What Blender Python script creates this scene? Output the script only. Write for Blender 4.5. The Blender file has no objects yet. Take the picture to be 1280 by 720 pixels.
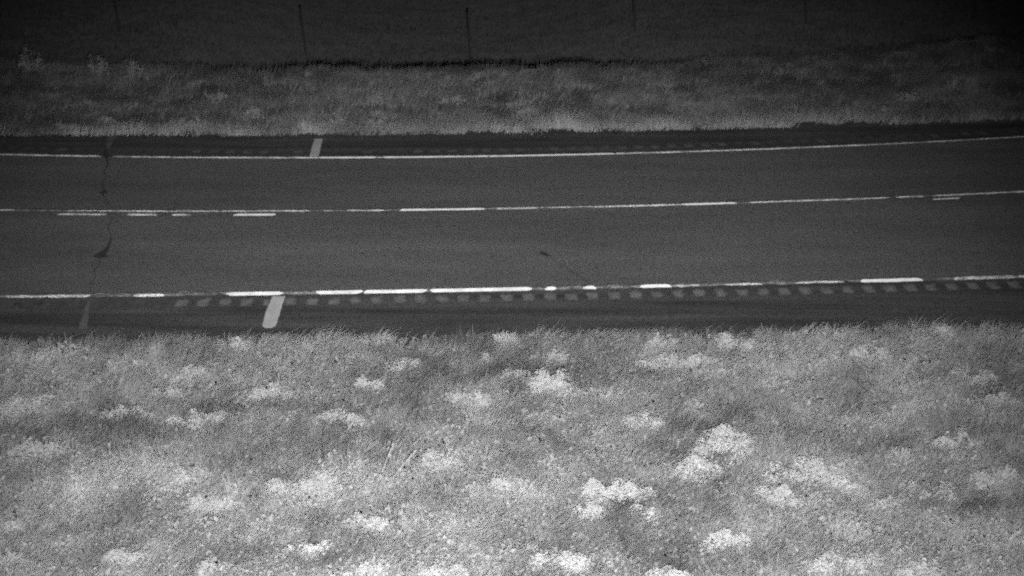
import bpy, math, random
import numpy as np
from mathutils import Vector, Matrix

# ------------------------------------------------------------------ camera, night sky, lamp, exposure
scene = bpy.context.scene
col = scene.collection
CAM_H, PITCH, LENS = 9.289, math.radians(19.5), 69.018
cam_data = bpy.data.cameras.new("camera")
cam = bpy.data.objects.new("camera", cam_data)
col.objects.link(cam)
cam_data.sensor_width = 36.0
cam_data.lens = LENS
cam_data.clip_end = 6000.0
cam.location = (0.0, 0.0, CAM_H)
cam.rotation_euler = (math.pi / 2 - PITCH, 0.0, 0.0)
scene.camera = cam

world = bpy.data.worlds.new("World")
scene.world = world
world.use_nodes = True
wn = world.node_tree
wn.nodes.clear()
w_out = wn.nodes.new("ShaderNodeOutputWorld")
w_bg = wn.nodes.new("ShaderNodeBackground")
w_bw = wn.nodes.new("ShaderNodeRGBToBW")          # the camera sees near infrared only: no colour
w_sky = wn.nodes.new("ShaderNodeTexSky")
w_sky.sky_type = "NISHITA"
w_sky.sun_disc = False
w_sky.sun_elevation = math.radians(-4.0)
w_sky.sun_rotation = math.radians(160.0)
w_bg.inputs["Strength"].default_value = 0.15
wn.links.new(w_sky.outputs[0], w_bw.inputs[0])
wn.links.new(w_bw.outputs[0], w_bg.inputs["Color"])
wn.links.new(w_bg.outputs[0], w_out.inputs["Surface"])

# the infrared floodlight on the mast that carries the camera: the one light of the night picture
LAMP_POS = Vector((0.3, -0.1, 8.6))
LAMP_AIM = Vector((-0.25, 18.9, 0.0))
lamp_data = bpy.data.lights.new("infrared_floodlight", "SPOT")
lamp_data.energy = 46000.0
lamp_data.color = (1.0, 1.0, 1.0)
lamp_data.spot_size = math.radians(44.2)
lamp_data.spot_blend = 1.0
lamp_data.shadow_soft_size = 0.12
lamp = bpy.data.objects.new("infrared_floodlight", lamp_data)
col.objects.link(lamp)
lamp.location = LAMP_POS
lamp.rotation_euler = (LAMP_AIM - LAMP_POS).to_track_quat("-Z", "Y").to_euler()

vs = scene.view_settings
vs.view_transform = "Standard"
vs.look = "None"
vs.exposure = 0.0
vs.gamma = 1.0
vs.use_curve_mapping = False
scene.render.engine = "CYCLES"
scene.cycles.use_denoising = False
scene.cycles.use_adaptive_sampling = True
scene.cycles.adaptive_threshold = 0.6          # leaves the fine grain of a night picture
scene.cycles.adaptive_min_samples = 4
scene.cycles.filter_width = 2.3
scene.cycles.max_bounces = 6
scene.cycles.diffuse_bounces = 5

random.seed(7)
rng = np.random.default_rng(11)

# ------------------------------------------------------------------ tables (metres)
NEAR_LINE = [(-10.599,-7.908,-1,1,0.9), (-7.795,-7.167,-0.5,0.9,0.55), (-7.144,-6.538,-0.9,0.8,0.8), (-6.538,-5.965,-1,0.9,0.85), (-5.931,-5.661,0.1,0.7,0.25), (-5.594,-5.436,0,0.6,0.3), (-5.358,-4.919,-1,0.9,0.9), (-4.896,-4.581,0.1,0.6,0.25), (-4.536,-4.355,-0.2,0.7,0.3), (-4.288,-4.073,-0.6,0.3,0.3), (-4.051,-3.249,-1,1,1), (-3.113,-3.045,-0.5,0.3,0.7), (-2.989,-2.763,-0.8,-0.1,0.7), (-2.785,-2.128,-1,1,1), (-2.106,-1.208,-1,1,0.97), (-1.163,0.286,-1,1,1), (0.400,0.480,-0.8,0.1,0.8), (0.469,0.629,-1,1,1), (0.641,0.755,-0.8,0,0.6), (0.721,0.996,-0.2,0.9,0.35), (1.019,1.203,-1,1,0.95), (1.226,1.318,-0.7,0.3,0.7), (1.329,1.559,-0.1,0.9,0.4), (1.524,1.858,-0.7,0.3,0.55), (1.835,2.285,-0.9,1,0.95), (2.366,2.689,-1,0.7,0.8), (2.805,3.060,-0.5,0.3,0.35), (3.071,3.593,-0.9,0.6,0.75), (3.710,3.989,0,0.8,0.3), (4.094,4.794,-0.8,0.7,0.75), (4.853,4.993,-0.2,0.5,0.3), (5.040,5.945,-1,1,0.92), (6.098,6.370,-0.6,0.6,0.5), (6.393,7.318,-1,0.9,0.9), (7.366,8.045,-0.9,0.9,0.85), (8.225,11.314,-1,1,0.9)]
CENTRE_UPPER = [(-12.355,-8.559,-1,1,0.85), (-8.430,-7.953,-0.8,0.8,0.8), (-7.811,-7.619,-0.3,0.6,0.4), (-7.541,-7.195,-0.6,0.8,0.55), (-7.092,-6.605,-0.7,0.8,0.7), (-6.593,-4.640,-0.9,0.8,0.8), (-4.640,-3.239,-0.8,0.9,0.78), (-3.010,-2.832,-0.7,0.8,0.8), (-2.628,-2.030,-0.9,0.9,0.8), (-2.043,-1.775,-0.5,0.5,0.66), (-1.788,-0.435,-1,1,0.97), (-0.448,-0.243,-0.5,0.5,0.66), (-0.256,0.436,-1,1,0.9), (0.436,1.310,-0.6,1,0.7), (1.310,2.732,-1,0.9,0.85), (2.732,3.630,-1,1,0.95), (3.617,3.826,-0.4,0.3,0.55), (3.813,5.009,-0.9,0.9,0.85), (5.009,6.152,-1,0.8,0.85), (6.259,6.715,-0.8,0.8,0.8), (6.862,7.796,-0.8,0.9,0.8), (7.769,9.112,-0.9,0.9,0.82), (9.320,13.244,-0.9,0.9,0.82)]
CENTRE_LOWER = [(-12.355,-8.947,-1,1,0.8), (-7.220,-6.426,-1,1,0.85), (-6.286,-6.145,-0.5,0.6,0.5), (-6.094,-5.621,-1,1,0.9), (-5.392,-5.086,-1,0.9,0.85), (-5.098,-4.818,-0.3,0.7,0.4), (-4.410,-3.748,-1,1,1), (5.699,6.125,-0.4,0.7,0.3), (6.836,7.294,-0.8,0.9,0.8), (9.112,10.367,-0.9,0.9,0.8)]
FAR_LINE = [(-13.970,-9.649,-1,1,0.9), (-9.503,-8.175,-1,0.9,0.9), (-8.175,-7.244,-1,0.9,0.9), (-7.016,-6.745,-0.5,0.5,0.45), (-6.731,-5.978,-1,0.8,0.85), (-6.007,-3.381,-1,0.9,0.9), (-3.409,-2.396,-1,1,0.95), (-2.410,-2.269,-0.8,0.8,0.8), (-2.283,-0.395,-1,1,0.92), (-0.424,1.845,-1,1,0.92), (1.816,5.163,-1,0.9,0.9), (5.148,5.412,-0.7,0.7,0.7), (5.398,6.460,-1,0.9,0.85), (6.445,6.639,-0.7,0.7,0.68), (6.624,7.266,-1,0.8,0.85), (7.251,7.552,-0.5,0.6,0.66), (7.536,8.598,-0.9,0.8,0.8), (8.567,10.300,-1,0.9,0.85), (10.457,14.880,-1,0.9,0.85)]
# x, y, width, depth across, height, brightness of the leaf, density, label
WEEDS = [
    (-3.673, 24.040, 0.36, 0.15, 0.30, 0.95, 1.00, "small bright leafy weed at the shoulder edge, left of the white shoulder bar's foot"),
    (-5.999, 22.082, 0.60, 0.49, 0.34, 0.50, 0.60, 'wide rounded grey weed cut by the left frame edge, upper of two there'),
    (-4.071, 23.083, 0.34, 0.12, 0.30, 0.70, 0.80, 'small pale weed patch on the slope of a diagonal pair, upper one of the two'),
    (-4.323, 22.655, 0.36, 0.12, 0.30, 0.65, 0.80, 'small pale weed patch on the slope of a diagonal pair, lower one of the two'),
    (-5.552, 21.009, 0.65, 0.32, 0.28, 0.50, 0.60, 'low dull grey weed just below the rounded weed at the left frame edge'),
    (-4.650, 22.042, 0.60, 0.14, 0.28, 0.55, 0.70, "flat dull weed patch left of the long pale patch near the verge's upper left"),
    (-3.704, 21.766, 0.75, 0.27, 0.30, 0.70, 0.85, 'long pale horizontal weed patch in the upper left of the near verge'),
    (-2.918, 22.472, 0.47, 0.23, 0.30, 0.75, 0.80, 'pale weed with a pointed upper tip, below the white shoulder bar'),
    (-1.382, 23.380, 0.31, 0.12, 0.34, 1.00, 1.10, 'small star-shaped bright weed standing alone near the shoulder, left of centre'),
    (-1.797, 22.708, 0.30, 0.12, 0.30, 1.00, 1.00, 'tiny bright cup-shaped weed below the star-shaped one'),
    (-2.079, 21.770, 0.48, 0.24, 0.28, 0.80, 0.80, 'pale ragged weed below the tiny cup-shaped weed'),
    (-0.571, 22.340, 0.51, 0.12, 0.32, 0.85, 1.00, 'flat-topped pale weed left of the brightest round bush'),
    (-0.300, 23.668, 0.23, 0.12, 0.28, 0.75, 0.80, 'tiny forked pale weed high on the near verge at centre'),
    (-0.064, 24.309, 0.32, 0.12, 0.26, 0.70, 0.80, 'thin pale weed sliver right under the shoulder at mid frame'),
    (0.051, 23.029, 0.34, 0.12, 0.30, 0.80, 0.90, 'pale weed touching the left side of the brightest round bush'),
    (0.519, 22.716, 0.56, 0.25, 0.42, 1.00, 1.50, 'brightest dense round leafy bush in the middle of the upper near verge'),
    (0.518, 23.668, 0.48, 0.12, 0.28, 0.60, 0.70, 'dim flat weed directly behind the brightest round bush'),
    (-0.893, 20.437, 0.44, 0.26, 0.32, 0.90, 1.00, 'pale weed at the tip of two thin crossing stalks'),
    (-2.311, 19.869, 0.75, 0.39, 0.36, 1.00, 1.20, 'big white broad weed with a dark shadowed top edge, lower left of centre'),
    (-3.299, 19.568, 0.47, 0.23, 0.32, 0.80, 0.90, 'hazy pale weed left of the big white broad weed'),
    (-3.799, 20.159, 0.56, 0.48, 0.30, 0.55, 0.70, 'tall dim weed up-left of the hazy pale weed'),
    (-0.133, 19.779, 0.66, 0.12, 0.30, 0.90, 0.90, 'low white weed band left of the bright arched weed'),
    (1.127, 19.660, 0.74, 0.19, 0.36, 1.00, 1.20, 'bright arched weed, its crown in the lower right of centre'),
    (1.467, 19.186, 0.22, 0.22, 0.32, 1.00, 1.10, 'right foot of the bright arched weed, hooking downwards'),
    (0.491, 18.037, 0.44, 0.21, 0.34, 1.00, 1.20, 'sparkling white weed at the bottom just right of centre'),
    (0.777, 19.196, 0.52, 0.12, 0.28, 0.85, 0.80, 'thin pale weed under the left end of the bright arched weed'),
    (1.557, 21.592, 0.40, 0.13, 0.32, 0.90, 0.80, 'open pale weed with splayed leaves, left of the large pale weed by the swirled grass'),
    (1.963, 24.189, 0.34, 0.12, 0.28, 0.85, 0.90, 'small pale weed near the shoulder, uppermost of a right-of-centre cluster'),
    (1.926, 23.385, 0.51, 0.12, 0.30, 0.90, 0.90, 'feathery pale weed in the middle of the right-of-centre cluster'),
    (2.412, 23.441, 0.37, 0.12, 0.30, 0.95, 1.10, 'compact bright oval weed, rightmost of the row under the paired tall weed'),
    (2.940, 24.066, 0.48, 0.22, 0.34, 0.75, 0.90, 'tall twin-tipped weed close to the shoulder on the right of centre'),
    (2.758, 23.113, 0.41, 0.12, 0.28, 0.75, 0.80, 'flat pale weed below the twin-tipped weed'),
    (4.655, 23.719, 0.44, 0.12, 0.34, 0.85, 1.00, 'lone dome-shaped pale weed near the shoulder on the right'),
    (5.799, 24.517, 0.26, 0.12, 0.28, 0.65, 0.80, 'tiny pale weed at the shoulder edge, far right'),
    (5.455, 24.397, 0.21, 0.12, 0.28, 0.50, 0.70, 'very faint weed left of the tiny weed at the far right shoulder edge'),
    (5.807, 22.921, 0.50, 0.30, 0.30, 0.60, 0.80, 'dim round weed at far right, above the feathery low one'),
    (6.009, 22.321, 0.35, 0.12, 0.28, 0.60, 0.80, 'feathery low weed at far right, below the dim round one'),
    (3.308, 22.814, 0.30, 0.18, 0.30, 0.80, 0.80, 'slanting pale weed at the left rim of the darker right-hand grass'),
    (2.485, 20.877, 0.59, 0.43, 0.36, 0.95, 1.10, 'large pale weed beside the swirled grass, right of centre'),
    (2.091, 20.193, 0.41, 0.33, 0.34, 0.90, 1.00, 'soft pale weed directly below-left of the large pale weed'),
    (3.367, 20.107, 0.97, 0.32, 0.34, 0.85, 1.00, 'long pale weed ridge on the lower right, rising to the right'),
    (2.903, 19.629, 0.40, 0.14, 0.32, 0.90, 1.00, 'left foot of the long pale weed ridge on the lower right'),
    (5.216, 21.020, 0.45, 0.12, 0.34, 0.75, 0.90, 'crested pale weed standing out of dark grass on the right'),
    (4.448, 20.597, 0.22, 0.12, 0.30, 0.70, 0.80, 'small pale weed between the long ridge and the crested weed'),
    (5.447, 20.159, 0.45, 0.28, 0.30, 0.50, 0.70, 'dim weed by the right frame edge below the crested weed'),
    (4.561, 19.779, 0.62, 0.26, 0.30, 0.50, 0.70, 'dim broad weed below-left of the crested weed'),
    (2.218, 18.523, 0.42, 0.20, 0.36, 1.00, 1.10, 'bright white weed at the lower right of the brightest grass'),
    (3.385, 17.966, 0.75, 0.39, 0.34, 0.75, 0.90, 'wide soft pale weed at the bottom right'),
    (4.091, 17.813, 0.49, 0.28, 0.32, 0.60, 0.80, 'dim weed at the bottom edge, right of the wide soft one'),
    (4.107, 19.471, 0.35, 0.12, 0.30, 0.65, 0.80, 'flat-topped grey weed left of the dim broad weed'),
    (-3.968, 18.155, 0.35, 0.31, 0.30, 0.65, 0.80, 'hazy upright weed near the bottom left'),
    (-5.104, 18.084, 0.43, 0.26, 0.30, 0.50, 0.70, 'hazy weed in the bottom left corner'),
    (-3.062, 17.977, 0.29, 0.12, 0.30, 0.80, 0.90, 'pale weed at the bottom, right of the hazy upright weed'),
    (-5.221, 19.001, 0.48, 0.22, 0.28, 0.40, 0.60, 'faint weed above the one in the bottom left corner'),
    (-2.125, 18.423, 0.38, 0.12, 0.32, 0.95, 1.00, 'pale weed below the big white broad weed'),
    (-1.494, 17.756, 0.48, 0.16, 0.34, 1.00, 1.20, 'white sparkling weed at the bottom edge, left one of a broken row'),
    (-0.766, 17.721, 0.56, 0.12, 0.34, 1.00, 1.20, 'white sparkling weed at the bottom edge, right one of a broken row'),
    (1.577, 17.779, 0.36, 0.12, 0.32, 1.00, 1.00, 'white weed at the bottom edge, right of centre'),
    (-1.624, 18.962, 0.60, 0.12, 0.28, 0.90, 0.80, 'thin pale weed band under the two thin crossing stalks'),
    (-9.943, 39.861, 0.43, 0.12, 0.55, 0.90, 1.00, 'pale spiky shrub on the far bank top, leftmost of three'),
    (-8.561, 39.546, 0.39, 0.12, 0.50, 0.90, 1.00, 'pale rounded shrub on the far bank top, middle of three'),
    (-7.736, 39.251, 0.39, 0.12, 0.50, 0.85, 1.00, 'pale spiky shrub on the far bank top, rightmost of three'),
    (-8.316, 35.443, 0.39, 0.12, 0.34, 0.60, 0.80, 'faint low weed on the far verge, left of the cracked shoulder'),
    (-7.650, 35.986, 0.21, 0.12, 0.34, 0.70, 0.80, 'tiny faint weed on the far verge, above the crack across the road'),
    (-6.218, 35.515, 0.42, 0.12, 0.36, 0.70, 0.80, 'faint ragged weed on the far verge, up-left of a brighter one'),
    (-5.845, 34.926, 0.29, 0.12, 0.36, 0.85, 1.00, 'small brighter weed on the far verge, left of the far shoulder bar'),
    (-5.704, 37.137, 0.43, 0.12, 0.36, 0.70, 0.80, 'faint weed halfway up the far verge on the left'),
    (-4.858, 36.061, 0.33, 0.12, 0.36, 0.70, 0.90, 'dull weed on the far verge, up-left of the far shoulder bar'),
    (-3.217, 34.856, 0.50, 0.12, 0.34, 0.80, 0.90, 'flat pale weed on the far verge, just right above the far shoulder bar'),
    (-2.436, 35.218, 0.50, 0.12, 0.36, 0.80, 0.90, 'slanted pale weed on the far verge, left of centre'),
    (-2.614, 36.814, 0.34, 0.12, 0.36, 0.75, 0.90, 'small pale weed halfway up the far verge, left of centre'),
    (-1.151, 36.751, 0.52, 0.12, 0.36, 0.80, 0.90, 'pale weed halfway up the far verge at centre'),
    (0.303, 36.185, 0.42, 0.12, 0.36, 0.75, 0.90, 'small pale weed on the far verge, right of centre'),
    (7.765, 37.547, 0.38, 0.12, 0.38, 0.75, 0.90, 'small pale weed on the far verge at the right'),
    (8.852, 38.579, 0.26, 0.12, 0.40, 0.65, 0.90, 'tiny weed near the far bank top at the right'),
    (7.150, 36.560, 0.31, 0.12, 0.36, 0.70, 0.90, 'tiny weed on the far verge below the small pale one at the right'),
]

# ------------------------------------------------------------------ helpers
def vnoise(x, y, cell, seed):
    """smooth value noise in 0..1"""
    x = np.asarray(x, float) / cell + 1000.0
    y = np.asarray(y, float) / cell + 1000.0
    ix = np.floor(x).astype(np.int64); iy = np.floor(y).astype(np.int64)
    fx = x - ix; fy = y - iy
    fx = fx * fx * (3 - 2 * fx); fy = fy * fy * (3 - 2 * fy)
    def hsh(a, b):
        n = (a * 374761393 + b * 668265263 + seed * 974634777) & 0xFFFFFFFF
        n = ((n ^ (n >> 13)) * 1274126177) & 0xFFFFFFFF
        return ((n ^ (n >> 16)) & 0xFFFFFF) / float(0xFFFFFF)
    a = hsh(ix, iy); b = hsh(ix + 1, iy); c = hsh(ix, iy + 1); d = hsh(ix + 1, iy + 1)
    return (a * (1 - fx) + b * fx) * (1 - fy) + (c * (1 - fx) + d * fx) * fy


def mesh_object(name, verts, faces, material, parent=None, smooth=False):
    me = bpy.data.meshes.new(name)
    me.from_pydata([tuple(map(float, v)) for v in verts], [], faces)
    me.update()
    if smooth:
        me.polygons.foreach_set("use_smooth", [True] * len(me.polygons))
    me.materials.append(material)
    o = bpy.data.objects.new(name, me)
    col.objects.link(o)
    o.parent = parent
    return o


def tri_object(name, verts, tris, material, shade=None, parent=None):
    """many triangles at once; shade = value per vertex kept as a colour attribute"""
    me = bpy.data.meshes.new(name)
    nv, nt = len(verts), len(tris)
    me.vertices.add(nv)
    me.vertices.foreach_set("co", np.ascontiguousarray(verts, np.float32).ravel())
    me.loops.add(nt * 3)
    me.loops.foreach_set("vertex_index", np.ascontiguousarray(tris, np.int32).ravel())
    me.polygons.add(nt)
    me.polygons.foreach_set("loop_start", np.arange(0, nt * 3, 3, dtype=np.int32))
    me.update(calc_edges=True)
    if shade is not None:
        at = me.attributes.new("leaf_tone", "FLOAT", "POINT")
        at.data.foreach_set("value", np.ascontiguousarray(shade, np.float32))
    me.materials.append(material)
    o = bpy.data.objects.new(name, me)
    col.objects.link(o)
    o.parent = parent
    return o


def structure(o):
    o["kind"] = "structure"
    return o


def tag(o, label, category, group=None):
    o["label"] = label
    o["category"] = category
    if group:
        o["group"] = group
    return o


# ------------------------------------------------------------------ materials (near-infrared greys)
def base_material(name, rough=0.95, spec=0.1):
    m = bpy.data.materials.new(name)
    m.use_nodes = True
    b = m.node_tree.nodes["Principled BSDF"]
    b.inputs["Roughness"].default_value = rough
    b.inputs["Specular IOR Level"].default_value = spec
    b.inputs["Diffuse Roughness"].default_value = 1.0
    return m, m.node_tree, b


def node(nt, kind, **kw):
    n = nt.nodes.new(kind)
    for k, v in kw.items():
        setattr(n, k, v)
    return n


def noise_tex(nt, vec, scale, detail=3.0, rough=0.6):
    n = node(nt, "ShaderNodeTexNoise")
    n.inputs["Scale"].default_value = scale
    n.inputs["Detail"].default_value = detail
    n.inputs["Roughness"].default_value = rough
    nt.links.new(vec, n.inputs["Vector"])
    return n.outputs["Fac"]


def ramp(nt, fac, lo, hi, a=0.3, b=0.7):
    n = node(nt, "ShaderNodeMapRange")
    n.inputs["From Min"].default_value = a
    n.inputs["From Max"].default_value = b
    n.inputs["To Min"].default_value = lo
    n.inputs["To Max"].default_value = hi
    nt.links.new(fac, n.inputs["Value"])
    return n.outputs["Result"]


def math_node(nt, op, a, b):
    n = node(nt, "ShaderNodeMath", operation=op)
    for i, v in enumerate((a, b)):
        if isinstance(v, (int, float)):
            n.inputs[i].default_value = v
        else:
            nt.links.new(v, n.inputs[i])
    return n.outputs[0]


def grainy(name, value, layers, bump=None, stretch=(1, 1, 1), rough=0.95, spec=0.1):
    """value times several noise layers (scale, low, high)"""
    m, nt, b = base_material(name, rough, spec)
    geo = node(nt, "ShaderNodeNewGeometry")
    mp = node(nt, "ShaderNodeMapping")
    mp.inputs["Scale"].default_value = stretch
    nt.links.new(geo.outputs["Position"], mp.inputs["Vector"])
    cur = None
    for i, (scale, lo, hi) in enumerate(layers):
        vec = geo.outputs["Position"] if scale > 20 else mp.outputs["Vector"]
        r = ramp(nt, noise_tex(nt, vec, scale, 2.0 if scale > 20 else 4.0), lo, hi, *((0.36, 0.64) if scale > 20 else (0.3, 0.7)))
        cur = r if cur is None else math_node(nt, "MULTIPLY", cur, r)
    cur = math_node(nt, "MULTIPLY", cur, value)
    nt.links.new(cur, b.inputs["Base Color"])
    if bump:
        bn = node(nt, "ShaderNodeBump")
        bn.inputs["Strength"].default_value = bump[1]
        bn.inputs["Distance"].default_value = 0.006
        nt.links.new(noise_tex(nt, geo.outputs["Position"], bump[0], 2.0), bn.inputs["Height"])
        nt.links.new(bn.outputs["Normal"], b.inputs["Normal"])
    return m


M = {}
M["asphalt"] = grainy("asphalt_lane", 0.067, [(120, 0.0, 2.0), (1.1, 0.90, 1.10), (0.35, 0.86, 1.14)], (70, 0.5), (0.35, 1.6, 1))
M["shoulder"] = grainy("asphalt_shoulder", 0.038, [(120, 0.0, 2.0), (1.6, 0.62, 1.38), (0.5, 0.85, 1.15)], (70, 0.5), (0.22, 2.4, 1))
M["groove"] = grainy("milled_groove_dust", 1.0, [(120, 0.2, 1.8), (6, 0.85, 1.15)], (60, 0.5))


def dust_in_the_middle(m, rim, middle):
    """loose pale dust lies in the bowl of each groove and thins out towards its rim"""
    nt = m.node_tree
    b = nt.nodes["Principled BSDF"]
    tc = node(nt, "ShaderNodeTexCoord")
    mp = node(nt, "ShaderNodeMapping")
    mp.inputs["Scale"].default_value = (9.5, 5.6, 0.0)
    nt.links.new(tc.outputs["Object"], mp.inputs["Vector"])
    sq = node(nt, "ShaderNodeVectorMath", operation="MULTIPLY")
    nt.links.new(mp.outputs["Vector"], sq.inputs[0])
    nt.links.new(mp.outputs["Vector"], sq.inputs[1])
    ln = node(nt, "ShaderNodeVectorMath", operation="LENGTH")
    nt.links.new(sq.outputs["Vector"], ln.inputs[0])
    geo = node(nt, "ShaderNodeNewGeometry")
    d = math_node(nt, "ADD", ln.outputs["Value"], ramp(nt, noise_tex(nt, geo.outputs["Position"], 7.0), -0.4, 0.4))
    tone = ramp(nt, d, middle, rim, 0.1, 1.0)
    old = b.inputs["Base Color"].links[0].from_socket
    nt.links.new(math_node(nt, "MULTIPLY", old, tone), b.inputs["Base Color"])


dust_in_the_middle(M["groove"], 0.034, 0.094)
M["groove_far"] = grainy("milled_groove_dust_far", 1.0, [(120, 0.2, 1.8), (6, 0.8, 1.2)], (60, 0.5))
dust_in_the_middle(M["groove_far"], 0.038, 0.066)
M["groove_clean"] = grainy("milled_groove_dark", 0.044, [(45, 0.6, 1.4), (6, 0.75, 1.25)], (60, 0.5))
M["tar"] = grainy("crack_filler", 0.027, [(40, 0.7, 1.3)], None, rough=0.7, spec=0.2)
M["dust"] = grainy("washed_grit", 0.062, [(50, 0.5, 1.5), (9, 0.7, 1.3)])
M["paint"] = grainy("line_paint", 0.86, [(34, 0.72, 1.15), (5, 0.72, 1.15)], (60, 0.15), rough=0.75, spec=0.3)
M["worn_paint"] = grainy("worn_line_paint", 0.38, [(60, 0.5, 1.4), (9, 0.6, 1.35)], (60, 0.2), rough=0.85, spec=0.2)
M["faded_paint"] = grainy("faded_line_paint", 0.70, [(34, 0.2, 1.4), (4, 0.4, 1.4)], (60, 0.2), rough=0.8, spec=0.2)
M["near_residue"] = grainy("paint_residue", 0.15, [(60, 0.3, 1.7), (8, 0.3, 1.8), (1.5, 0.6, 1.4)], (60, 0.3))
M["centre_residue"] = grainy("paint_residue_centre", 0.15, [(34, 0.1, 1.7), (8, 0.3, 1.7), (1.5, 0.6, 1.4)], (60, 0.3))
M["far_residue"] = grainy("paint_residue_far", 0.26, [(60, 0.5, 1.5), (8, 0.5, 1.5)], (60, 0.3))
M["bar_paint"] = grainy("bar_paint", 0.25, [(60, 0.75, 1.25), (6, 0.85, 1.12)], (60, 0.3))
M["soil"] = grainy("verge_soil", 0.20, [(30, 0.6, 1.4), (2.2, 0.7, 1.3)], (25, 0.6))
M["field_soil"] = grainy("field_soil", 0.085, [(30, 0.6, 1.4), (2.2, 0.8, 1.2)], (25, 0.6))
M["post_metal"] = grainy("post_metal", 0.05, [(30, 0.6, 1.4)])


def leaf_material(name, lo, hi, own=0.5):
    m, nt, b = base_material(name, 0.75, 0.15)
    at = node(nt, "ShaderNodeAttribute", attribute_name="leaf_tone")
    v = ramp(nt, at.outputs["Fac"], lo, hi, 0.0, 1.0)
    nt.links.new(v, b.inputs["Base Color"])
    tr = node(nt, "ShaderNodeBsdfTranslucent")
    # soft, rolled leaf surfaces: the shading normal leans towards the plant's outer (upper) side
    geo = node(nt, "ShaderNodeNewGeometry")
    sc = node(nt, "ShaderNodeVectorMath", operation="SCALE")
    sc.inputs["Scale"].default_value = own
    ad = node(nt, "ShaderNodeVectorMath", operation="ADD")
    ad.inputs[1].default_value = (0.0, 0.0, 0.75)
    nm = node(nt, "ShaderNodeVectorMath", operation="NORMALIZE")
    nt.links.new(geo.outputs["Normal"], sc.inputs[0])
    nt.links.new(sc.outputs[0], ad.inputs[0])
    nt.links.new(ad.outputs[0], nm.inputs[0])
    nt.links.new(nm.outputs[0], b.inputs["Normal"])
    nt.links.new(v, tr.inputs["Color"])
    mx = node(nt, "ShaderNodeMixShader")
    mx.inputs["Fac"].default_value = 0.42
    nt.links.new(b.outputs[0], mx.inputs[1])
    nt.links.new(tr.outputs[0], mx.inputs[2])
    nt.links.new(mx.outputs[0], nt.nodes["Material Output"].inputs["Surface"])
    return m


M["grass"] = leaf_material("grass_blade", 0.10, 0.62)
M["far_grass"] = leaf_material("far_grass_blade", 0.08, 0.62, 0.85)
M["field_grass"] = leaf_material("field_stubble", 0.045, 0.20)
M["weed"] = leaf_material("weed_leaf", 0.15, 0.92, 0.3)
M["stalk"] = grainy("dry_stalk", 0.48, [(20, 0.8, 1.2)])
M["stem"] = grainy("weed_stem", 0.28, [(20, 0.8, 1.2)])

# ------------------------------------------------------------------ road geometry: x runs along the road
NEAR = (2.10109e-3, 5.90251e-2, 26.42229)
CENTRE = (5.99720e-3, 6.02560e-2, 30.04337)
FAR = (8.10749e-3, 6.31847e-2, 33.47221)
LIM = 11.0


def on_line(c, x):
    x = np.asarray(x, float)
    k = np.clip(x, -LIM, LIM)
    over = x - k
    mid = 2 * CENTRE[0] * k + CENTRE[1]            # beyond the bend all lines run parallel
    return c[0] * k * k + c[1] * k + c[2] + mid * over + 0.004 * over * over


def slope_at(x):
    return math.atan(2 * CENTRE[0] * x + CENTRE[1])


CROWN, SH_SLOPE = 0.09, 0.04
NEAR_W, FAR_W = 2.35, 2.25


def road_y(d, x):
    """d: -1 near edge line, 0 centre, 1 far edge line; beyond that metres off the edge line"""
    n, c, f = on_line(NEAR, x), on_line(CENTRE, x), on_line(FAR, x)
    if d <= -1: return n + (d + 1)
    if d <= 0: return c + (c - n) * d
    if d <= 1: return c + (f - c) * d
    return f + (d - 1)


def road_z(d):
    a = abs(d)
    return -CROWN * a if a <= 1 else -CROWN - SH_SLOPE * (a - 1)


def near_grass_edge(x):
    return 24.72 + 0.035 * x


def far_grass_edge(x):
    x = np.clip(x, -14, 14)
    return 35.26 + 0.058 * x + 0.0034 * x * x


def bank_crest(x):
    x = np.clip(np.asarray(x, float), -16, 16)
    return 39.95 + 0.085 * x + 0.0118 * x * x - 1.1 * np.exp(-((x + 1.7) / 4.6) ** 4)


def ground_z(x, y):
    x = np.asarray(x, float); y = np.asarray(y, float)
    yn, yf, yc = near_grass_edge(x), far_grass_edge(x), bank_crest(x)
    bumps = (vnoise(x, y, 1.3, 3) - 0.5) * 0.10 + (vnoise(x, y, 4.0, 5) - 0.5) * 0.14
    near = -0.19 + bumps * np.clip((yn - y) / 1.5, 0, 1) - 0.02 * np.clip(yn - y, 0, 6)
    t = np.clip((y - yf) / np.maximum(yc - yf, 0.1), 0, 1)
    mid_bank = np.exp(-((x + 1.9) / 4.4) ** 4)
    crest_h = -0.05 + 0.26 * mid_bank + 0.12 * np.exp(-((x - 10.0) / 1.0) ** 2)
    drop = 0.10 + 1.45 * mid_bank + 0.2 * np.exp(-((x - 10.0) / 1.0) ** 2)
    far = -0.20 + (crest_h + 0.20) * t * t * (3 - 2 * t) * 0.5 + (crest_h + 0.20) * t * 0.5 + bumps * np.clip((y - yf) / 1.0, 0, 1) * 0.7
    s = np.clip((y - yc) / 2.0, 0, 1)
    s = s * s * (3 - 2 * s)
    far = far - drop * s
    under = np.full_like(x + y, -0.42)
    z = np.where(y < yn, near, np.where(y > yf, far, under))
    return z


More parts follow.
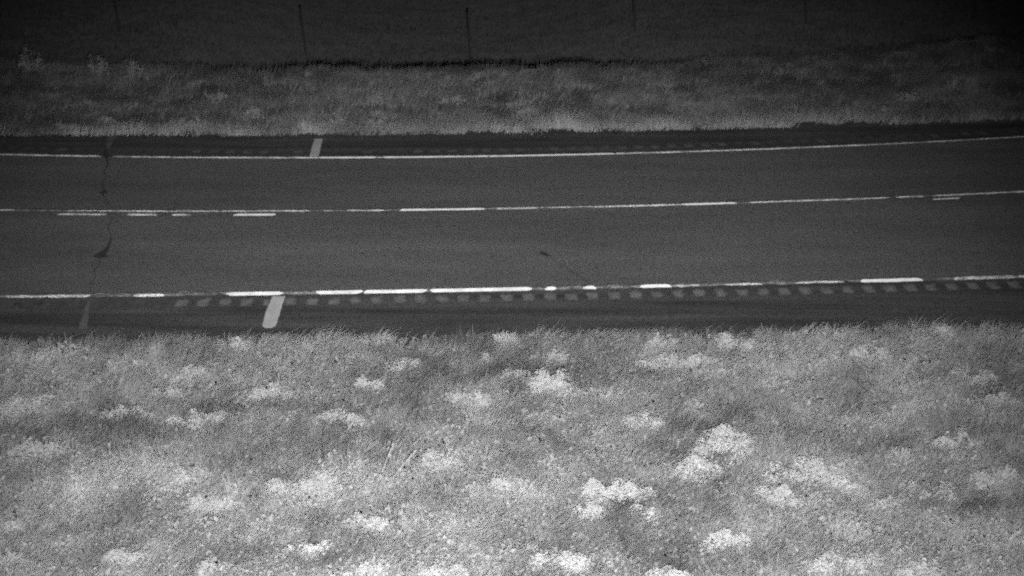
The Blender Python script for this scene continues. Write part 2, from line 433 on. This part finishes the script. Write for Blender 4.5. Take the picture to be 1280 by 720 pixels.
# ------------------------------------------------------------------ ground
def build_ground():
    xs = np.concatenate([[-3000, -900, -250, -90, -45], np.arange(-26, 26.01, 0.25), [45, 90, 250, 900, 3000]])
    ys = np.concatenate([[-3000, -900, -250, -60, -10], np.arange(8, 60.01, 0.16), [75, 100, 160, 300, 900, 3000]])
    X, Y = np.meshgrid(xs, ys)
    Z = ground_z(X, Y)
    nx, ny = len(xs), len(ys)
    v = np.stack([X, Y, Z], -1).reshape(-1, 3)
    f = [(j * nx + i, j * nx + i + 1, (j + 1) * nx + i + 1, (j + 1) * nx + i) for j in range(ny - 1) for i in range(nx - 1)]
    g = structure(mesh_object("ground", v, f, M["soil"], smooth=True))
    g.data.materials.append(M["field_soil"])
    mid = np.array([v[list(q)].mean(0) for q in f])
    beyond = mid[:, 1] - bank_crest(mid[:, 0])
    g.data.polygons.foreach_set("material_index", (beyond > 0.4).astype(np.int32))
    return g


ground = build_ground()

# ------------------------------------------------------------------ carriageway
STATIONS = np.concatenate([np.arange(-90, -12, 1.5), np.arange(-12, 12, 0.25), np.arange(12, 90.1, 1.5)])


def strip(name, ds, material, skirt=None):
    v, f = [], []
    n = len(ds)
    for x in STATIONS:
        for d in ds:
            v.append((x, float(road_y(d, x)), road_z(d)))
    for i in range(len(STATIONS) - 1):
        for k in range(n - 1):
            f.append((i * n + k, (i + 1) * n + k, (i + 1) * n + k + 1, i * n + k + 1))
    return structure(mesh_object(name, v, f, material))


road = strip("road", np.linspace(-1, 1, 17), M["asphalt"])

# ------------------------------------------------------------------ shoulders with milled rumble grooves
GROOVE_DX = 0.19


def build_shoulder(side, width, first, pitch, groove_mid, groove_len, reach, name):
    """side -1 near, 1 far; grooves cut as holes that the groove pans fill"""
    g0, g1 = groove_mid - groove_len / 2, groove_mid + groove_len / 2
    offs = [0.0, g0, g1, g1 + 0.5, width]
    centres = [first + pitch * k for k in range(-80, 81) if abs(first + pitch * k) < reach]
    xs = sorted([(c - GROOVE_DX / 2, 1) for c in centres] + [(c + GROOVE_DX / 2, 0) for c in centres])
    lo, hi = xs[0][0], xs[-1][0]
    before = [(x, 0) for x in np.arange(-90, lo - 0.3, 1.0)] + [(lo - 0.15, 0)]
    after = [(x, 0) for x in np.arange(hi + 0.5, 90, 1.0)]
    rows = before + xs + after
    v, f = [], []
    n = len(offs) + 1
    for x, _ in rows:
        for o in offs:
            d = side * (1 + o)
            v.append((x, float(road_y(d, x)), road_z(d) - 0.002))
        v.append((x, float(road_y(side * (1 + width + 0.05), x)), -0.5))       # broken outer edge
    for i in range(len(rows) - 1):
        for k in range(n - 1):
            if k == 1 and rows[i][1] == 1:
                continue                                                       # the hole of a groove
            q = (i * n + k, (i + 1) * n + k, (i + 1) * n + k + 1, i * n + k + 1)
            f.append(q if side > 0 else q[::-1])
    sh = structure(mesh_object(name, v, f, M["shoulder"]))
    # one dished pan, shared by all grooves
    gv, gf = [], []
    wx, wy, seg = GROOVE_DX / 2 + 0.012, groove_len / 2 + 0.03, 6
    for j, yy in enumerate((-wy, -wy + 0.06, wy - 0.06, wy)):
        for i in range(seg + 1):
            t = -1 + 2 * i / seg
            dep = 0.013 * (1 - t * t) if 0 < j < 3 else 0.0
            gv.append((t * wx, yy, -0.0045 - dep))
    for j in range(3):
        for i in range(seg):
            a = j * (seg + 1) + i
            gf.append((a, a + 1, a + seg + 2, a + seg + 1))
    pans = {}
    for key in ("groove", "groove_far", "groove_clean"):
        me = bpy.data.meshes.new("rumble_groove")
        me.from_pydata(gv, [], gf)
        me.polygons.foreach_set("use_smooth", [True] * len(me.polygons))
        me.materials.append(M[key])
        pans[key] = me
    for c in centres:
        dusty = (c > -4.95 + 0.3 * random.random()) if side < 0 else (random.random() < (0.9 if -1.9 < c < 4.5 else 0.2))
        o = bpy.data.objects.new("rumble_groove", pans[("groove" if side < 0 else "groove_far") if dusty else "groove_clean"])
        col.objects.link(o)
        o.parent = sh
        d = side * (1 + groove_mid)
        o.location = (c, float(road_y(d, c)), road_z(d) - 0.002)
        o.rotation_euler = (side * -SH_SLOPE, 0, math.atan(float(road_y(d, c + 0.1) - road_y(d, c - 0.1)) / 0.2))
    return sh


near_shoulder = build_shoulder(-1, NEAR_W, -2.203, 0.3045, 0.275, 0.34, 9.0, "road_shoulder")
far_shoulder = build_shoulder(1, FAR_W, -0.761, 0.3045, 0.50, 0.34, 11.5, "road_shoulder")


# ------------------------------------------------------------------ painted lines, worn piece by piece
def paint_piece(name, x0, x1, c, off, half, lo, hi, solid, z, parent, seed, material=None):
    """a strip of paint with ragged edges; the more worn, the more it is eaten into islands"""
    step = 0.035
    n = max(3, int((x1 - x0) / step))
    xs = np.linspace(x0, x1, n + 1)
    yl = on_line(c, xs) + off
    rag = (1.0 - solid) * 1.3 + 0.08
    top = hi - rag * vnoise(xs, xs * 0, 0.09, seed) - rag * 0.8 * vnoise(xs, xs * 0, 0.3, seed + 1)
    bot = lo + rag * vnoise(xs, xs * 0, 0.09, seed + 2) + rag * 0.8 * vnoise(xs, xs * 0, 0.3, seed + 3)
    sk = random.Random(seed)
    e0, e1 = sk.uniform(0.01, 0.07), sk.uniform(0.01, 0.07)                    # torn ends
    end = np.clip(np.minimum((xs - x0) / e0, (x1 - xs) / e1), 0, 1)
    anchor = np.where(xs < (x0 + x1) / 2, sk.choice((-0.8, -0.3, 0.5)), sk.choice((-0.8, 0.0, 0.7)))
    anchor = np.clip(anchor, bot, top)
    top = anchor + (top - anchor) * (0.4 + 0.6 * end)
    bot = anchor + (bot - anchor) * (0.4 + 0.6 * end)
    v, f = [], []
    for i in range(n + 1):
        v += [(xs[i], yl[i] + half * max(bot[i], -1.0), z), (xs[i], yl[i] + half * max(top[i], bot[i] + 0.12), z)]
    for i in range(n):
        if solid < 0.6 and vnoise([xs[i]], [0], 0.12, seed + 4)[0] < 0.55 - solid * 0.5:
            continue
        f.append((2 * i, 2 * i + 2, 2 * i + 3, 2 * i + 1))
    if f:
        mesh_object(name, v, f, material or (M["paint"] if solid > 0.9 else M["faded_paint"] if solid > 0.65 else M["worn_paint"]), parent)


# what is left of the first coat runs on under the later, brighter pieces
paint_piece("edge_line", -14.0, 14.0, NEAR, 0.0, 0.085, -0.8, 0.9, 0.8, -CROWN + 0.0025, road, 31, M["near_residue"])
paint_piece("edge_line", -14.0, -7.32, FAR, 0.0, 0.055, -0.9, 0.9, 0.85, -CROWN + 0.0025, road, 37, M["far_residue"])
paint_piece("edge_line", -7.05, 14.0, FAR, 0.0, 0.055, -0.9, 0.9, 0.85, -CROWN + 0.0025, road, 41, M["far_residue"])
paint_piece("centre_line", -14.0, 14.0, CENTRE, 0.0, 0.05, -0.8, 0.8, 0.8, 0.0015, road, 43, M["centre_residue"])
paint_piece("joint_crack", -14.0, 14.0, CENTRE, 0.085, 0.022, -1, 1, 0.45, 0.0035, road, 47, M["tar"])
paint_piece("joint_crack", -14.0, 14.0, NEAR, 0.115, 0.018, -1, 1, 0.4, -CROWN + 0.004, road, 53, M["tar"])
for i, (a, b, lo, hi, so) in enumerate(NEAR_LINE):
    paint_piece("edge_line", a, b, NEAR, 0.0, 0.08, lo, hi, so, -CROWN + 0.0055, road, 100 + i * 7)
for i, (a, b, lo, hi, so) in enumerate(FAR_LINE):
    paint_piece("edge_line", a, b, FAR, 0.0, 0.056, lo, hi, so, -CROWN + 0.005, road, 900 + i * 7)
for i, (a, b, lo, hi, so) in enumerate(CENTRE_UPPER):
    paint_piece("centre_line", a, b, CENTRE, 0.0, 0.054, lo, hi, so, 0.003, road, 1700 + i * 7)
for i, (a, b, lo, hi, so) in enumerate(CENTRE_LOWER):
    paint_piece("centre_line", a, b, CENTRE, -0.18, 0.055, lo, hi, so, -0.001, road, 2500 + i * 7)


# ------------------------------------------------------------------ bars, cracks and stains on the asphalt
def ribbon(name, pts, widths, material, parent, lift, rough=0.25, seed=1, sub=6):
    """an irregular flat strip through the points (x, y) lying on the road"""
    P, W = [], []
    for i in range(len(pts) - 1):
        for k in range(sub):
            t = k / sub
            P.append((pts[i][0] * (1 - t) + pts[i + 1][0] * t, pts[i][1] * (1 - t) + pts[i + 1][1] * t))
            W.append(widths[i] * (1 - t) + widths[i + 1] * t)
    P.append(pts[-1]); W.append(widths[-1])
    r = random.Random(seed)
    v, f = [], []
    for i, (x, y) in enumerate(P):
        a = P[max(i - 1, 0)]; b = P[min(i + 1, len(P) - 1)]
        dx, dy = b[0] - a[0], b[1] - a[1]
        l = math.hypot(dx, dy) or 1
        nx, ny = -dy / l, dx / l
        jx = r.uniform(-1, 1) * rough * 0.3 * W[i]
        for s in (-1, 1):
            w = W[i] * 0.5 * (1 + r.uniform(-rough, rough))
            px, py = x + nx * (s * w + jx), y + ny * (s * w + jx)
            v.append((px, py, surf_z(px, py) + lift))
    for i in range(len(P) - 1):
        f.append((2 * i, 2 * i + 1, 2 * i + 3, 2 * i + 2))
    return mesh_object(name, v, f, material, parent)


def surf_z(x, y):
    n, c, f = float(on_line(NEAR, x)), float(on_line(CENTRE, x)), float(on_line(FAR, x))
    if y < n: return road_z(-1 - (n - y)) - 0.002
    if y < c: return road_z((y - c) / (c - n))
    if y < f: return road_z((y - c) / (f - c))
    return road_z(1 + (y - f)) - 0.002


ribbon("shoulder_bar", [(-3.315, 24.99), (-3.315, 25.03), (-3.315, 25.10), (-3.312, 25.6), (-3.30, 26.14)], [0.07, 0.15, 0.19, 0.195, 0.185],
       M["bar_paint"], near_shoulder, 0.005, 0.05, 3)
ribbon("shoulder_bar", [(-3.495, 33.44), (-3.52, 34.1), (-3.54, 34.85)], [0.165, 0.16, 0.15], M["bar_paint"], far_shoulder, 0.005, 0.08, 4)
# the old crack that crosses the whole road on the left
ribbon("crack", [(-5.99, 26.3), (-6.06, 26.6), (-6.04, 26.9), (-6.12, 27.2), (-6.09, 27.5), (-6.15, 27.74)], [0.008, 0.012, 0.007, 0.012, 0.01, 0.02], M["tar"], road, 0.003, 0.6, 5)
ribbon("tar_blot", [(-6.15, 27.72), (-6.15, 27.76), (-6.14, 27.86), (-6.11, 28.05), (-6.12, 28.45), (-6.16, 28.7)], [0.10, 0.24, 0.17, 0.07, 0.03, 0.012], M["tar"], road, 0.0045, 0.35, 8)
ribbon("crack", [(-6.16, 28.7), (-6.28, 29.1), (-6.3, 29.5), (-6.42, 29.8), (-6.5, 30.3), (-6.66, 30.7), (-6.73, 30.98)], [0.01, 0.014, 0.007, 0.012, 0.008, 0.014, 0.03], M["tar"], road, 0.003, 0.6, 6)
ribbon("tar_blot", [(-6.75, 30.94), (-6.74, 31.0), (-6.71, 31.08), (-6.75, 31.2)], [0.05, 0.17, 0.10, 0.03], M["tar"], road, 0.0045, 0.35, 9)
ribbon("crack", [(-6.76, 31.2), (-6.87, 31.6), (-6.88, 32.0), (-7.0, 32.4), (-7.02, 32.9), (-7.14, 33.3)], [0.025, 0.02, 0.012, 0.016, 0.02, 0.05], M["tar"], road, 0.003, 0.6, 16)
ribbon("crack", [(-7.14, 33.3), (-7.18, 33.5), (-7.24, 33.75), (-7.28, 33.95)], [0.07, 0.14, 0.07, 0.03], M["tar"], far_shoulder, 0.009, 0.4, 7)
ribbon("grit_streak", [(-5.83, 24.95), (-5.86, 25.25), (-5.9, 25.55), (-5.95, 25.95)], [0.12, 0.09, 0.08, 0.04], M["dust"], near_shoulder, 0.004, 0.3, 10)
ribbon("grit_streak", [(-7.26, 34.1), (-7.32, 34.5), (-7.36, 35.0), (-7.38, 35.3)], [0.05, 0.1, 0.14, 0.2], M["dust"], far_shoulder, 0.004, 0.3, 11)
# dark spot with a thin crack trailing away to the edge line
ribbon("tar_blot", [(0.43, 27.99), (0.47, 27.95), (0.51, 27.86), (0.55, 27.80)], [0.06, 0.10, 0.09, 0.04], M["tar"], road, 0.0045, 0.3, 12)
ribbon("crack", [(0.56, 27.78), (0.72, 27.45), (0.85, 27.2), (0.98, 26.95), (1.15, 26.6)], [0.009, 0.009, 0.014, 0.018, 0.009], M["tar"], road, 0.003, 0.5, 13)
ribbon("tar_blot", [(-2.3, 27.93), (-2.25, 27.92), (-2.19, 27.90)], [0.02, 0.04, 0.02], M["tar"], road, 0.0045, 0.3, 14)
ribbon("crack", [(3.45, 30.33), (3.6, 30.5), (3.78, 30.58)], [0.02, 0.05, 0.02], M["tar"], road, 0.003, 0.5, 15)


# ------------------------------------------------------------------ grass: uncountable, one object for each stretch
def blades(base, height, width, lean_x, lean_y, tone, two=True):
    n = len(base)
    ang = rng.uniform(0, math.pi, n)
    dx, dy = np.cos(ang) * width * 0.5, np.sin(ang) * width * 0.5
    tip = base + np.stack([lean_x * height, lean_y * height, height], -1)
    zero = np.zeros(n)
    off = np.stack([dx, dy, zero], -1)
    if not two:
        v = np.stack([base - off, base + off, tip], 1).reshape(-1, 3)
        t = np.arange(n * 3).reshape(-1, 3)
        return v, t, np.repeat(tone, 3)
    mid = base + np.stack([lean_x * height * 0.22, lean_y * height * 0.22, height * 0.64], -1)
    v = np.stack([base - off, base + off, mid - off * 0.8, mid + off * 0.8, tip], 1).reshape(-1, 3)
    k = np.arange(n)[:, None] * 5
    t = np.concatenate([k + [0, 1, 3], k + [0, 3, 2], k + [2, 3, 4]], 1).reshape(-1, 3)
    return v, t, np.repeat(tone, 5)


def tufts(n_tuft, per, x, y, spread, h, w, wind, tone, jitter, two=True, gutter=None):
    cx, cy = np.repeat(x, per), np.repeat(y, per)
    lx = np.repeat(wind[0] + rng.normal(0, 0.36, n_tuft), per)
    ly = np.repeat(wind[1] + rng.normal(0, 0.32, n_tuft), per)
    tt = np.repeat(tone, per)
    hh = np.repeat(h, per)
    m = n_tuft * per
    r = spread * np.sqrt(rng.random(m)); a = rng.uniform(0, 2 * math.pi, m)
    bx, by = cx + r * np.cos(a), cy + r * np.sin(a)
    keep = np.ones(m, bool) if gutter is None else gutter(bx, by)
    bx, by, lx, ly, tt, hh, r, a = (q[keep] for q in (bx, by, lx, ly, tt, hh, r, a))
    m = len(bx)
    lx = lx + np.cos(a) * r / spread * 0.35 + rng.normal(0, 0.15, m)
    ly = ly + np.sin(a) * r / spread * 0.35 + rng.normal(0, 0.15, m)
    hh = hh * rng.uniform(0.55, 1.15, m)
    ww = w * rng.uniform(0.7, 1.3, m)
    tt = np.clip(tt + rng.normal(0, jitter, m), 0.02, 1)
    base = np.stack([bx, by, ground_z(bx, by) - 0.01], -1)
    return blades(base, hh, ww, lx, ly, tt, two)


def verge_tone(x, y):
    """how pale the plants of the near verge are: patches of many sizes"""
    return ((vnoise(x, y, 1.7, 77) - 0.5) * 0.26 + (vnoise(x * 0.7, y, 0.7, 32) - 0.5) * 0.40
            + (vnoise(x * 0.6, y, 0.32, 38) - 0.5) * 0.40 + (vnoise(x, y * 0.7, 0.14, 34) - 0.5) * 0.42)


def near_verge_grass():
    n = 20000
    y = rng.uniform(15.6, 25.2, n)
    x = rng.uniform(-1, 1, n) * (0.30 * y + 1.2)
    edge = near_grass_edge(x) + (vnoise(x, x * 0, 0.35, 21) - 0.5) * 0.22 + (vnoise(x, x * 0, 1.4, 22) - 0.5) * 0.25
    keep = y < edge
    x, y = x[keep], y[keep]
    tone = 0.47 + verge_tone(x, y) * 0.95 + rng.normal(0, 0.06, len(x))
    h = 0.08 + 0.09 * vnoise(x, y, 0.9, 33) + 0.19 * vnoise(x, y, 0.22, 35)
    h *= np.where(near_grass_edge(x) - y < 0.4, 0.85, 1.0)
    k = 9000                                                                    # long thin seed stalks above the rest
    wx, wy = rng.uniform(-8, 8, k), rng.uniform(15.8, 24.95, k)
    ok = (wy < near_grass_edge(wx) - 0.02) & (vnoise(wx, wy, 0.6, 39) > 0.35)
    wx, wy = wx[ok], wy[ok]
    k = len(wx)
    wb = np.stack([wx, wy, ground_z(wx, wy)], -1)
    v2, t2, s2 = blades(wb, rng.uniform(0.2, 0.36, k) * np.where(near_grass_edge(wx) - wy < 0.5, 0.72, 1.0), np.full(k, 0.008), rng.normal(0.42, 0.2, k), rng.normal(0, 0.2, k), np.clip(rng.normal(0.62, 0.1, k), 0.3, 0.9))
    v, t, s = tufts(len(x), 16, x, y, 0.085, h, 0.013, (0.34 + 0.5 * (vnoise(x, y, 1.1, 36) - 0.5), 0.02 + 0.4 * (vnoise(x, y, 0.8, 37) - 0.5)), tone, 0.05)
    t = np.concatenate([t, t2 + len(v)]); v = np.concatenate([v, v2]); s = np.concatenate([s, s2])
    o = tri_object("grass", v, t, M["grass"], s)
    o["kind"] = "stuff"
    tag(o, "tall pale grass covering the near verge below the road", "grass")


def far_verge_grass():
    n = 20000
    x = rng.uniform(-14.5, 14.5, n)
    y = rng.uniform(34.6, 43.5, n)
    edge = far_grass_edge(x) + (vnoise(x, x * 0, 0.32, 41) - 0.5) * 0.55 + (vnoise(x, x * 0, 1.1, 42) - 0.5) * 0.6
    keep = (y > edge) & (y < bank_crest(x) + 0.25 + 0.5 * (vnoise(x, x * 0, 0.4, 47) - 0.5))
    x, y, edge = x[keep], y[keep], edge[keep]
    big = vnoise(x * 0.4, y, 0.9, 43) * 0.3 + vnoise(x * 0.4, y, 0.4, 48) * 0.35 + vnoise(x * 0.5, y, 0.17, 44) * 0.6 - 0.12
    front = np.exp(-((y - edge) / 0.5) ** 2)
    tone = 0.18 + 0.62 * (big - 0.5) + 0.75 * front * (0.4 + 1.2 * vnoise(x, x * 0, 0.8, 45)) + rng.normal(0, 0.05, len(x))
    h = 0.12 + 0.10 * vnoise(x, y, 0.9, 46) + 0.13 * front
    v, t, s = tufts(len(x), 12, x, y, 0.12, h, 0.013, (0.25, 0.0), tone, 0.06, two=False)
    o = tri_object("grass", v, t, M["far_grass"], s)
    o["kind"] = "stuff"
    tag(o, "grey grass on the far verge between the road and the dark field", "grass")


def field_grass():
    n = 150000
    x = rng.uniform(-22, 22, n)
    y = 39.5 + 26 * rng.random(n) ** 1.3
    keep = y > bank_crest(x) + 0.4
    x, y = x[keep], y[keep]
    m = len(x)
    tone = np.clip(0.12 + 0.3 * (vnoise(x * 0.4, y, 1.2, 51) - 0.5) + rng.normal(0, 0.05, m), 0, 1)
    base = np.stack([x, y, ground_z(x, y) - 0.01], -1)
    v, t, s = blades(base, rng.uniform(0.04, 0.09, m), np.full(m, 0.02), rng.normal(0.2, 0.3, m), rng.normal(0, 0.3, m), tone, False)
    o = tri_object("field_stubble", v, t, M["field_grass"], s)
    o["kind"] = "stuff"
    tag(o, "dark short stubble of the field behind the far bank", "stubble")


near_verge_grass()
far_verge_grass()
field_grass()


# ------------------------------------------------------------------ broad leaves: ground cover and weeds
def leaves(pos, size, yaw, pitch, tone):
    """each leaf: a folded diamond of two triangles with a bent tip"""
    n = len(pos)
    ax = np.stack([np.cos(yaw) * np.cos(pitch), np.sin(yaw) * np.cos(pitch), np.sin(pitch)], -1)
    sd = np.stack([-np.sin(yaw), np.cos(yaw), np.zeros(n)], -1)
    up = np.cross(ax, sd)
    L = size[:, None]
    a = pos - ax * L * 0.5
    b = pos + sd * L * 0.29 + up * L * 0.10
    c = pos - sd * L * 0.29 + up * L * 0.10
    d = pos + ax * L * 0.55 - up * L * 0.08
    v = np.stack([a, b, c, d, pos], 1).reshape(-1, 3)
    k = np.arange(n)[:, None] * 5
    t = np.concatenate([k + [0, 4, 1], k + [0, 2, 4], k + [4, 3, 1], k + [2, 3, 4]], 1).reshape(-1, 3)
    return v, t, np.repeat(tone, 5)


def ground_cover():
    n = 75000
    y = rng.uniform(15.8, 24.5, n)
    x = rng.uniform(-1, 1, n) * (0.30 * y + 1.2)
    t = verge_tone(x, y)
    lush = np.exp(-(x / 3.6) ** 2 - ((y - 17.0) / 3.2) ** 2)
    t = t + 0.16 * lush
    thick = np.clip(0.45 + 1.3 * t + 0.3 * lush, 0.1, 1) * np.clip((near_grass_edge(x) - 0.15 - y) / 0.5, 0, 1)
    keep = rng.random(n) < thick * (0.45 + 0.55 * vnoise(x, y, 0.5, 61))
    x, y, t = x[keep], y[keep], t[keep]
    m = len(x)
    z = ground_z(x, y) + rng.uniform(0.06, 0.15, m) + 0.12 * vnoise(x, y, 0.22, 35)
    v, tr, s = leaves(np.stack([x, y, z], -1), 0.030 + 0.045 * rng.random(m) ** 2, rng.uniform(0, 6.28, m), rng.normal(0.25, 0.5, m),
                      np.clip(0.37 + 0.5 * t + rng.normal(0, 0.05, m), 0.05, 0.8))
    o = tri_object("ground_cover", v, tr, M["weed"], s)
    o["kind"] = "stuff"
    tag(o, "low leafy ground cover growing among the near grass", "leaves")


ground_cover()


def weed(x, y, w, dep, h, bright, dens, label, far):
    shrub = h >= 0.5
    h = (h * 0.95 if shrub else h * 0.72) if far else h * 0.95
    w *= 1.12
    dep *= 1.15
    z0 = float(ground_z(x, y))
    root = bpy.data.objects.new("shrub" if shrub else "weed", None)
    col.objects.link(root)
    root.location = (x, y, z0)
    tag(root, label, "shrub" if shrub else "weed", "pale weeds in the verges")
    n_sub = 6 + int(w * 20)
    size = 0.034 if not far else 0.045
    n = int(np.clip(dens * w * (dep + 0.15) * (9500 if not far else 2500) + 120, 120, 4500))
    # several stalks, each with its own small dome of leaves
    sx = rng.uniform(-0.5, 0.5, n_sub) * w * 0.95
    sy = rng.uniform(-0.5, 0.5, n_sub) * dep * 0.95
    sh = h * rng.uniform(0.45, 1.15, n_sub) * (1 - 0.35 * np.abs(sx / (w * 0.5)) ** 2)
    pull = rng.uniform(0.2, 1.0, n_sub) ** 1.5                                    # some stalks carry far more leaves than others
    own = rng.choice(n_sub, n, p=pull / pull.sum())
    sub_tone = rng.normal(0, 0.06, n_sub)
    sig = 0.03 + 0.075 * min(w, dep + 0.15)
    halo = np.where(rng.random(n) < 0.35, 2.8, 1.0)
    px = sx[own] + rng.normal(0, sig, n) * halo
    py = sy[own] + rng.normal(0, sig, n) * halo
    r2 = ((px - sx[own]) ** 2 + (py - sy[own]) ** 2) / (2 * sig) ** 2
    pz = sh[own] * (1 - 0.35 * np.clip(r2, 0, 2)) * rng.uniform(0.7, 1.03, n)
    pz = np.maximum(pz, 0.06)
    yaw = np.arctan2(py - sy[own], px - sx[own]) + rng.normal(0, 0.8, n)
    v, t, s = leaves(np.stack([px, py, pz], -1), size * rng.uniform(0.6, 1.2, n) * np.where(rng.random(n) < 0.12, 1.7, 1.0), yaw, rng.normal(0.0, 0.35, n),
                     np.clip((0.33 + 0.27 * bright if not far else 0.18 + 0.26 * bright) + sub_tone[own] + rng.normal(0, 0.035, n), 0.05, 1))
    tri_object("foliage", v, t, M["weed"], s, root)
    sv, sf = [], []
    for k in range(n_sub):
        b0 = len(sv)
        bx, by = sx[k] * 0.3, sy[k] * 0.3
        for zz, (qx, qy), rad in ((-0.03, (bx, by), 0.006), (sh[k] * 0.5, ((bx + sx[k]) / 2, (by + sy[k]) / 2), 0.005), (sh[k] * 0.95, (sx[k], sy[k]), 0.003)):
            for q in range(3):
                sv.append((qx + rad * math.cos(q * 2.094), qy + rad * math.sin(q * 2.094), zz))
        for lv in range(2):
            for q in range(3):
                a = b0 + lv * 3 + q; b = b0 + lv * 3 + (q + 1) % 3
                sf.append((a, b, b + 3, a + 3))
    mesh_object("stem", sv, sf, M["stem"], root)
    return root


for (x, y, w, dep, h, bright, dens, label) in WEEDS:
    if y > 30:
        y = max(y, float(far_grass_edge(x)) + 0.45)
    weed(x, y, w, dep, h, bright, dens, label, y > 30)


# ------------------------------------------------------------------ two dry stalks leaning out of the near grass
def stalk(p0, p1, label):
    root = bpy.data.objects.new("dry_stalk", None)
    col.objects.link(root)
    root.location = p0
    tag(root, label, "stalk", "dry stalks in the near grass")
    a, b = Vector((0, 0, 0)), Vector(p1) - Vector(p0)
    d = (b - a).normalized()
    s = d.orthogonal().normalized(); u = d.cross(s)
    v, f = [], []
    for k in range(6):
        t = k / 5
        c = a.lerp(b, t) + Vector((0, 0, 0.03 * math.sin(t * math.pi)))
        for q in range(4):
            v.append(c + (s * math.cos(q * 1.571) + u * math.sin(q * 1.571)) * (0.0055 - 0.002 * t))
    for k in range(5):
        for q in range(4):
            f.append((k * 4 + q, k * 4 + (q + 1) % 4, k * 4 + 4 + (q + 1) % 4, k * 4 + 4 + q))
    mesh_object("stem", v, f, M["stalk"], root)
    n = 40
    pos = np.array([a.lerp(b, 0.7 + 0.3 * q / n) for q in range(n)]) + rng.normal(0, 0.006, (n, 3))
    lv, lt, ls = leaves(pos, np.full(n, 0.018), rng.uniform(0, 6.28, n), rng.normal(0.8, 0.3, n), np.full(n, 0.68))
    tri_object("seed_head", lv, lt, M["weed"], ls, root)


stalk((-1.53, 20.15, -0.25), (-1.33, 20.24, 0.27), "thin upright dry stalk in the near grass, left of centre")
stalk((-1.46, 20.0, -0.25), (-1.07, 20.05, 0.27), "thin dry stalk leaning right towards a pale weed, left of centre")


# ------------------------------------------------------------------ wire fence in the dark field
def fence():
    xs = [-17.2, -13.1, -9.0, -4.92, -1.0, 2.88, 6.85, 10.9, 15.0]
    fy = lambda x: 44.5 + 0.06 * x + 0.005 * x * x + 2.1 * math.exp(-((x + 1.9) / 4.6) ** 4)
    root = bpy.data.objects.new("wire_fence", None)
    col.objects.link(root)
    root.location = (0, fy(0), float(ground_z(0, fy(0))))
    tag(root, "wire fence of thin dark posts standing in the dark field behind the far bank", "fence")
    tops = []
    r = random.Random(5)
    for x in xs:
        y = fy(x)
        z = float(ground_z(x, y))
        H, t = 1.15, (-0.10 + r.uniform(-0.03, 0.03) if abs(x + 4.92) < 0.1 else r.choice((-1, 1)) * r.uniform(0.03, 0.06))
        v, f = [], []
        # a steel T section, slightly leaning
        prof = [(-0.026, 0.0), (0.026, 0.0), (0.026, 0.006), (0.005, 0.006), (0.005, 0.035), (-0.005, 0.035), (-0.005, 0.006), (-0.026, 0.006)]
        for zz in (-0.3, H):
            for a, b in prof:
                v.append((a + t * zz, b, zz))
        n = len(prof)
        for k in range(n):
            f.append((k, (k + 1) % n, n + (k + 1) % n, n + k))
        f.append(tuple(range(n, 2 * n)))
        p = mesh_object("post", v, f, M["post_metal"], root)
        p.location = Vector((x, y, z)) - root.location
        tops.append((x, y, z, t))
    for k, hgt in enumerate((0.3, 0.57, 0.84, 1.1)):
        v, f = [], []
        for i in range(len(tops) - 1):
            x0, y0, z0, t0 = tops[i]; x1, y1, z1, t1 = tops[i + 1]
            for j in range(4):
                q = j / 4
                c = Vector((x0 + t0 * hgt + (x1 + t1 * hgt - x0 - t0 * hgt) * q, y0 + (y1 - y0) * q - 0.006, z0 + (z1 - z0) * q + hgt - 0.03 * 4 * q * (1 - q))) - root.location
                for a in range(3):
                    v.append(c + Vector((0, 0.0016 * math.cos(a * 2.094), 0.0016 * math.sin(a * 2.094))))
        m = len(v) // 3
        for i in range(m - 1):
            for a in range(3):
                f.append((i * 3 + a, i * 3 + (a + 1) % 3, i * 3 + 3 + (a + 1) % 3, i * 3 + 3 + a))
        mesh_object("wire", v, f, M["post_metal"], root)


fence()
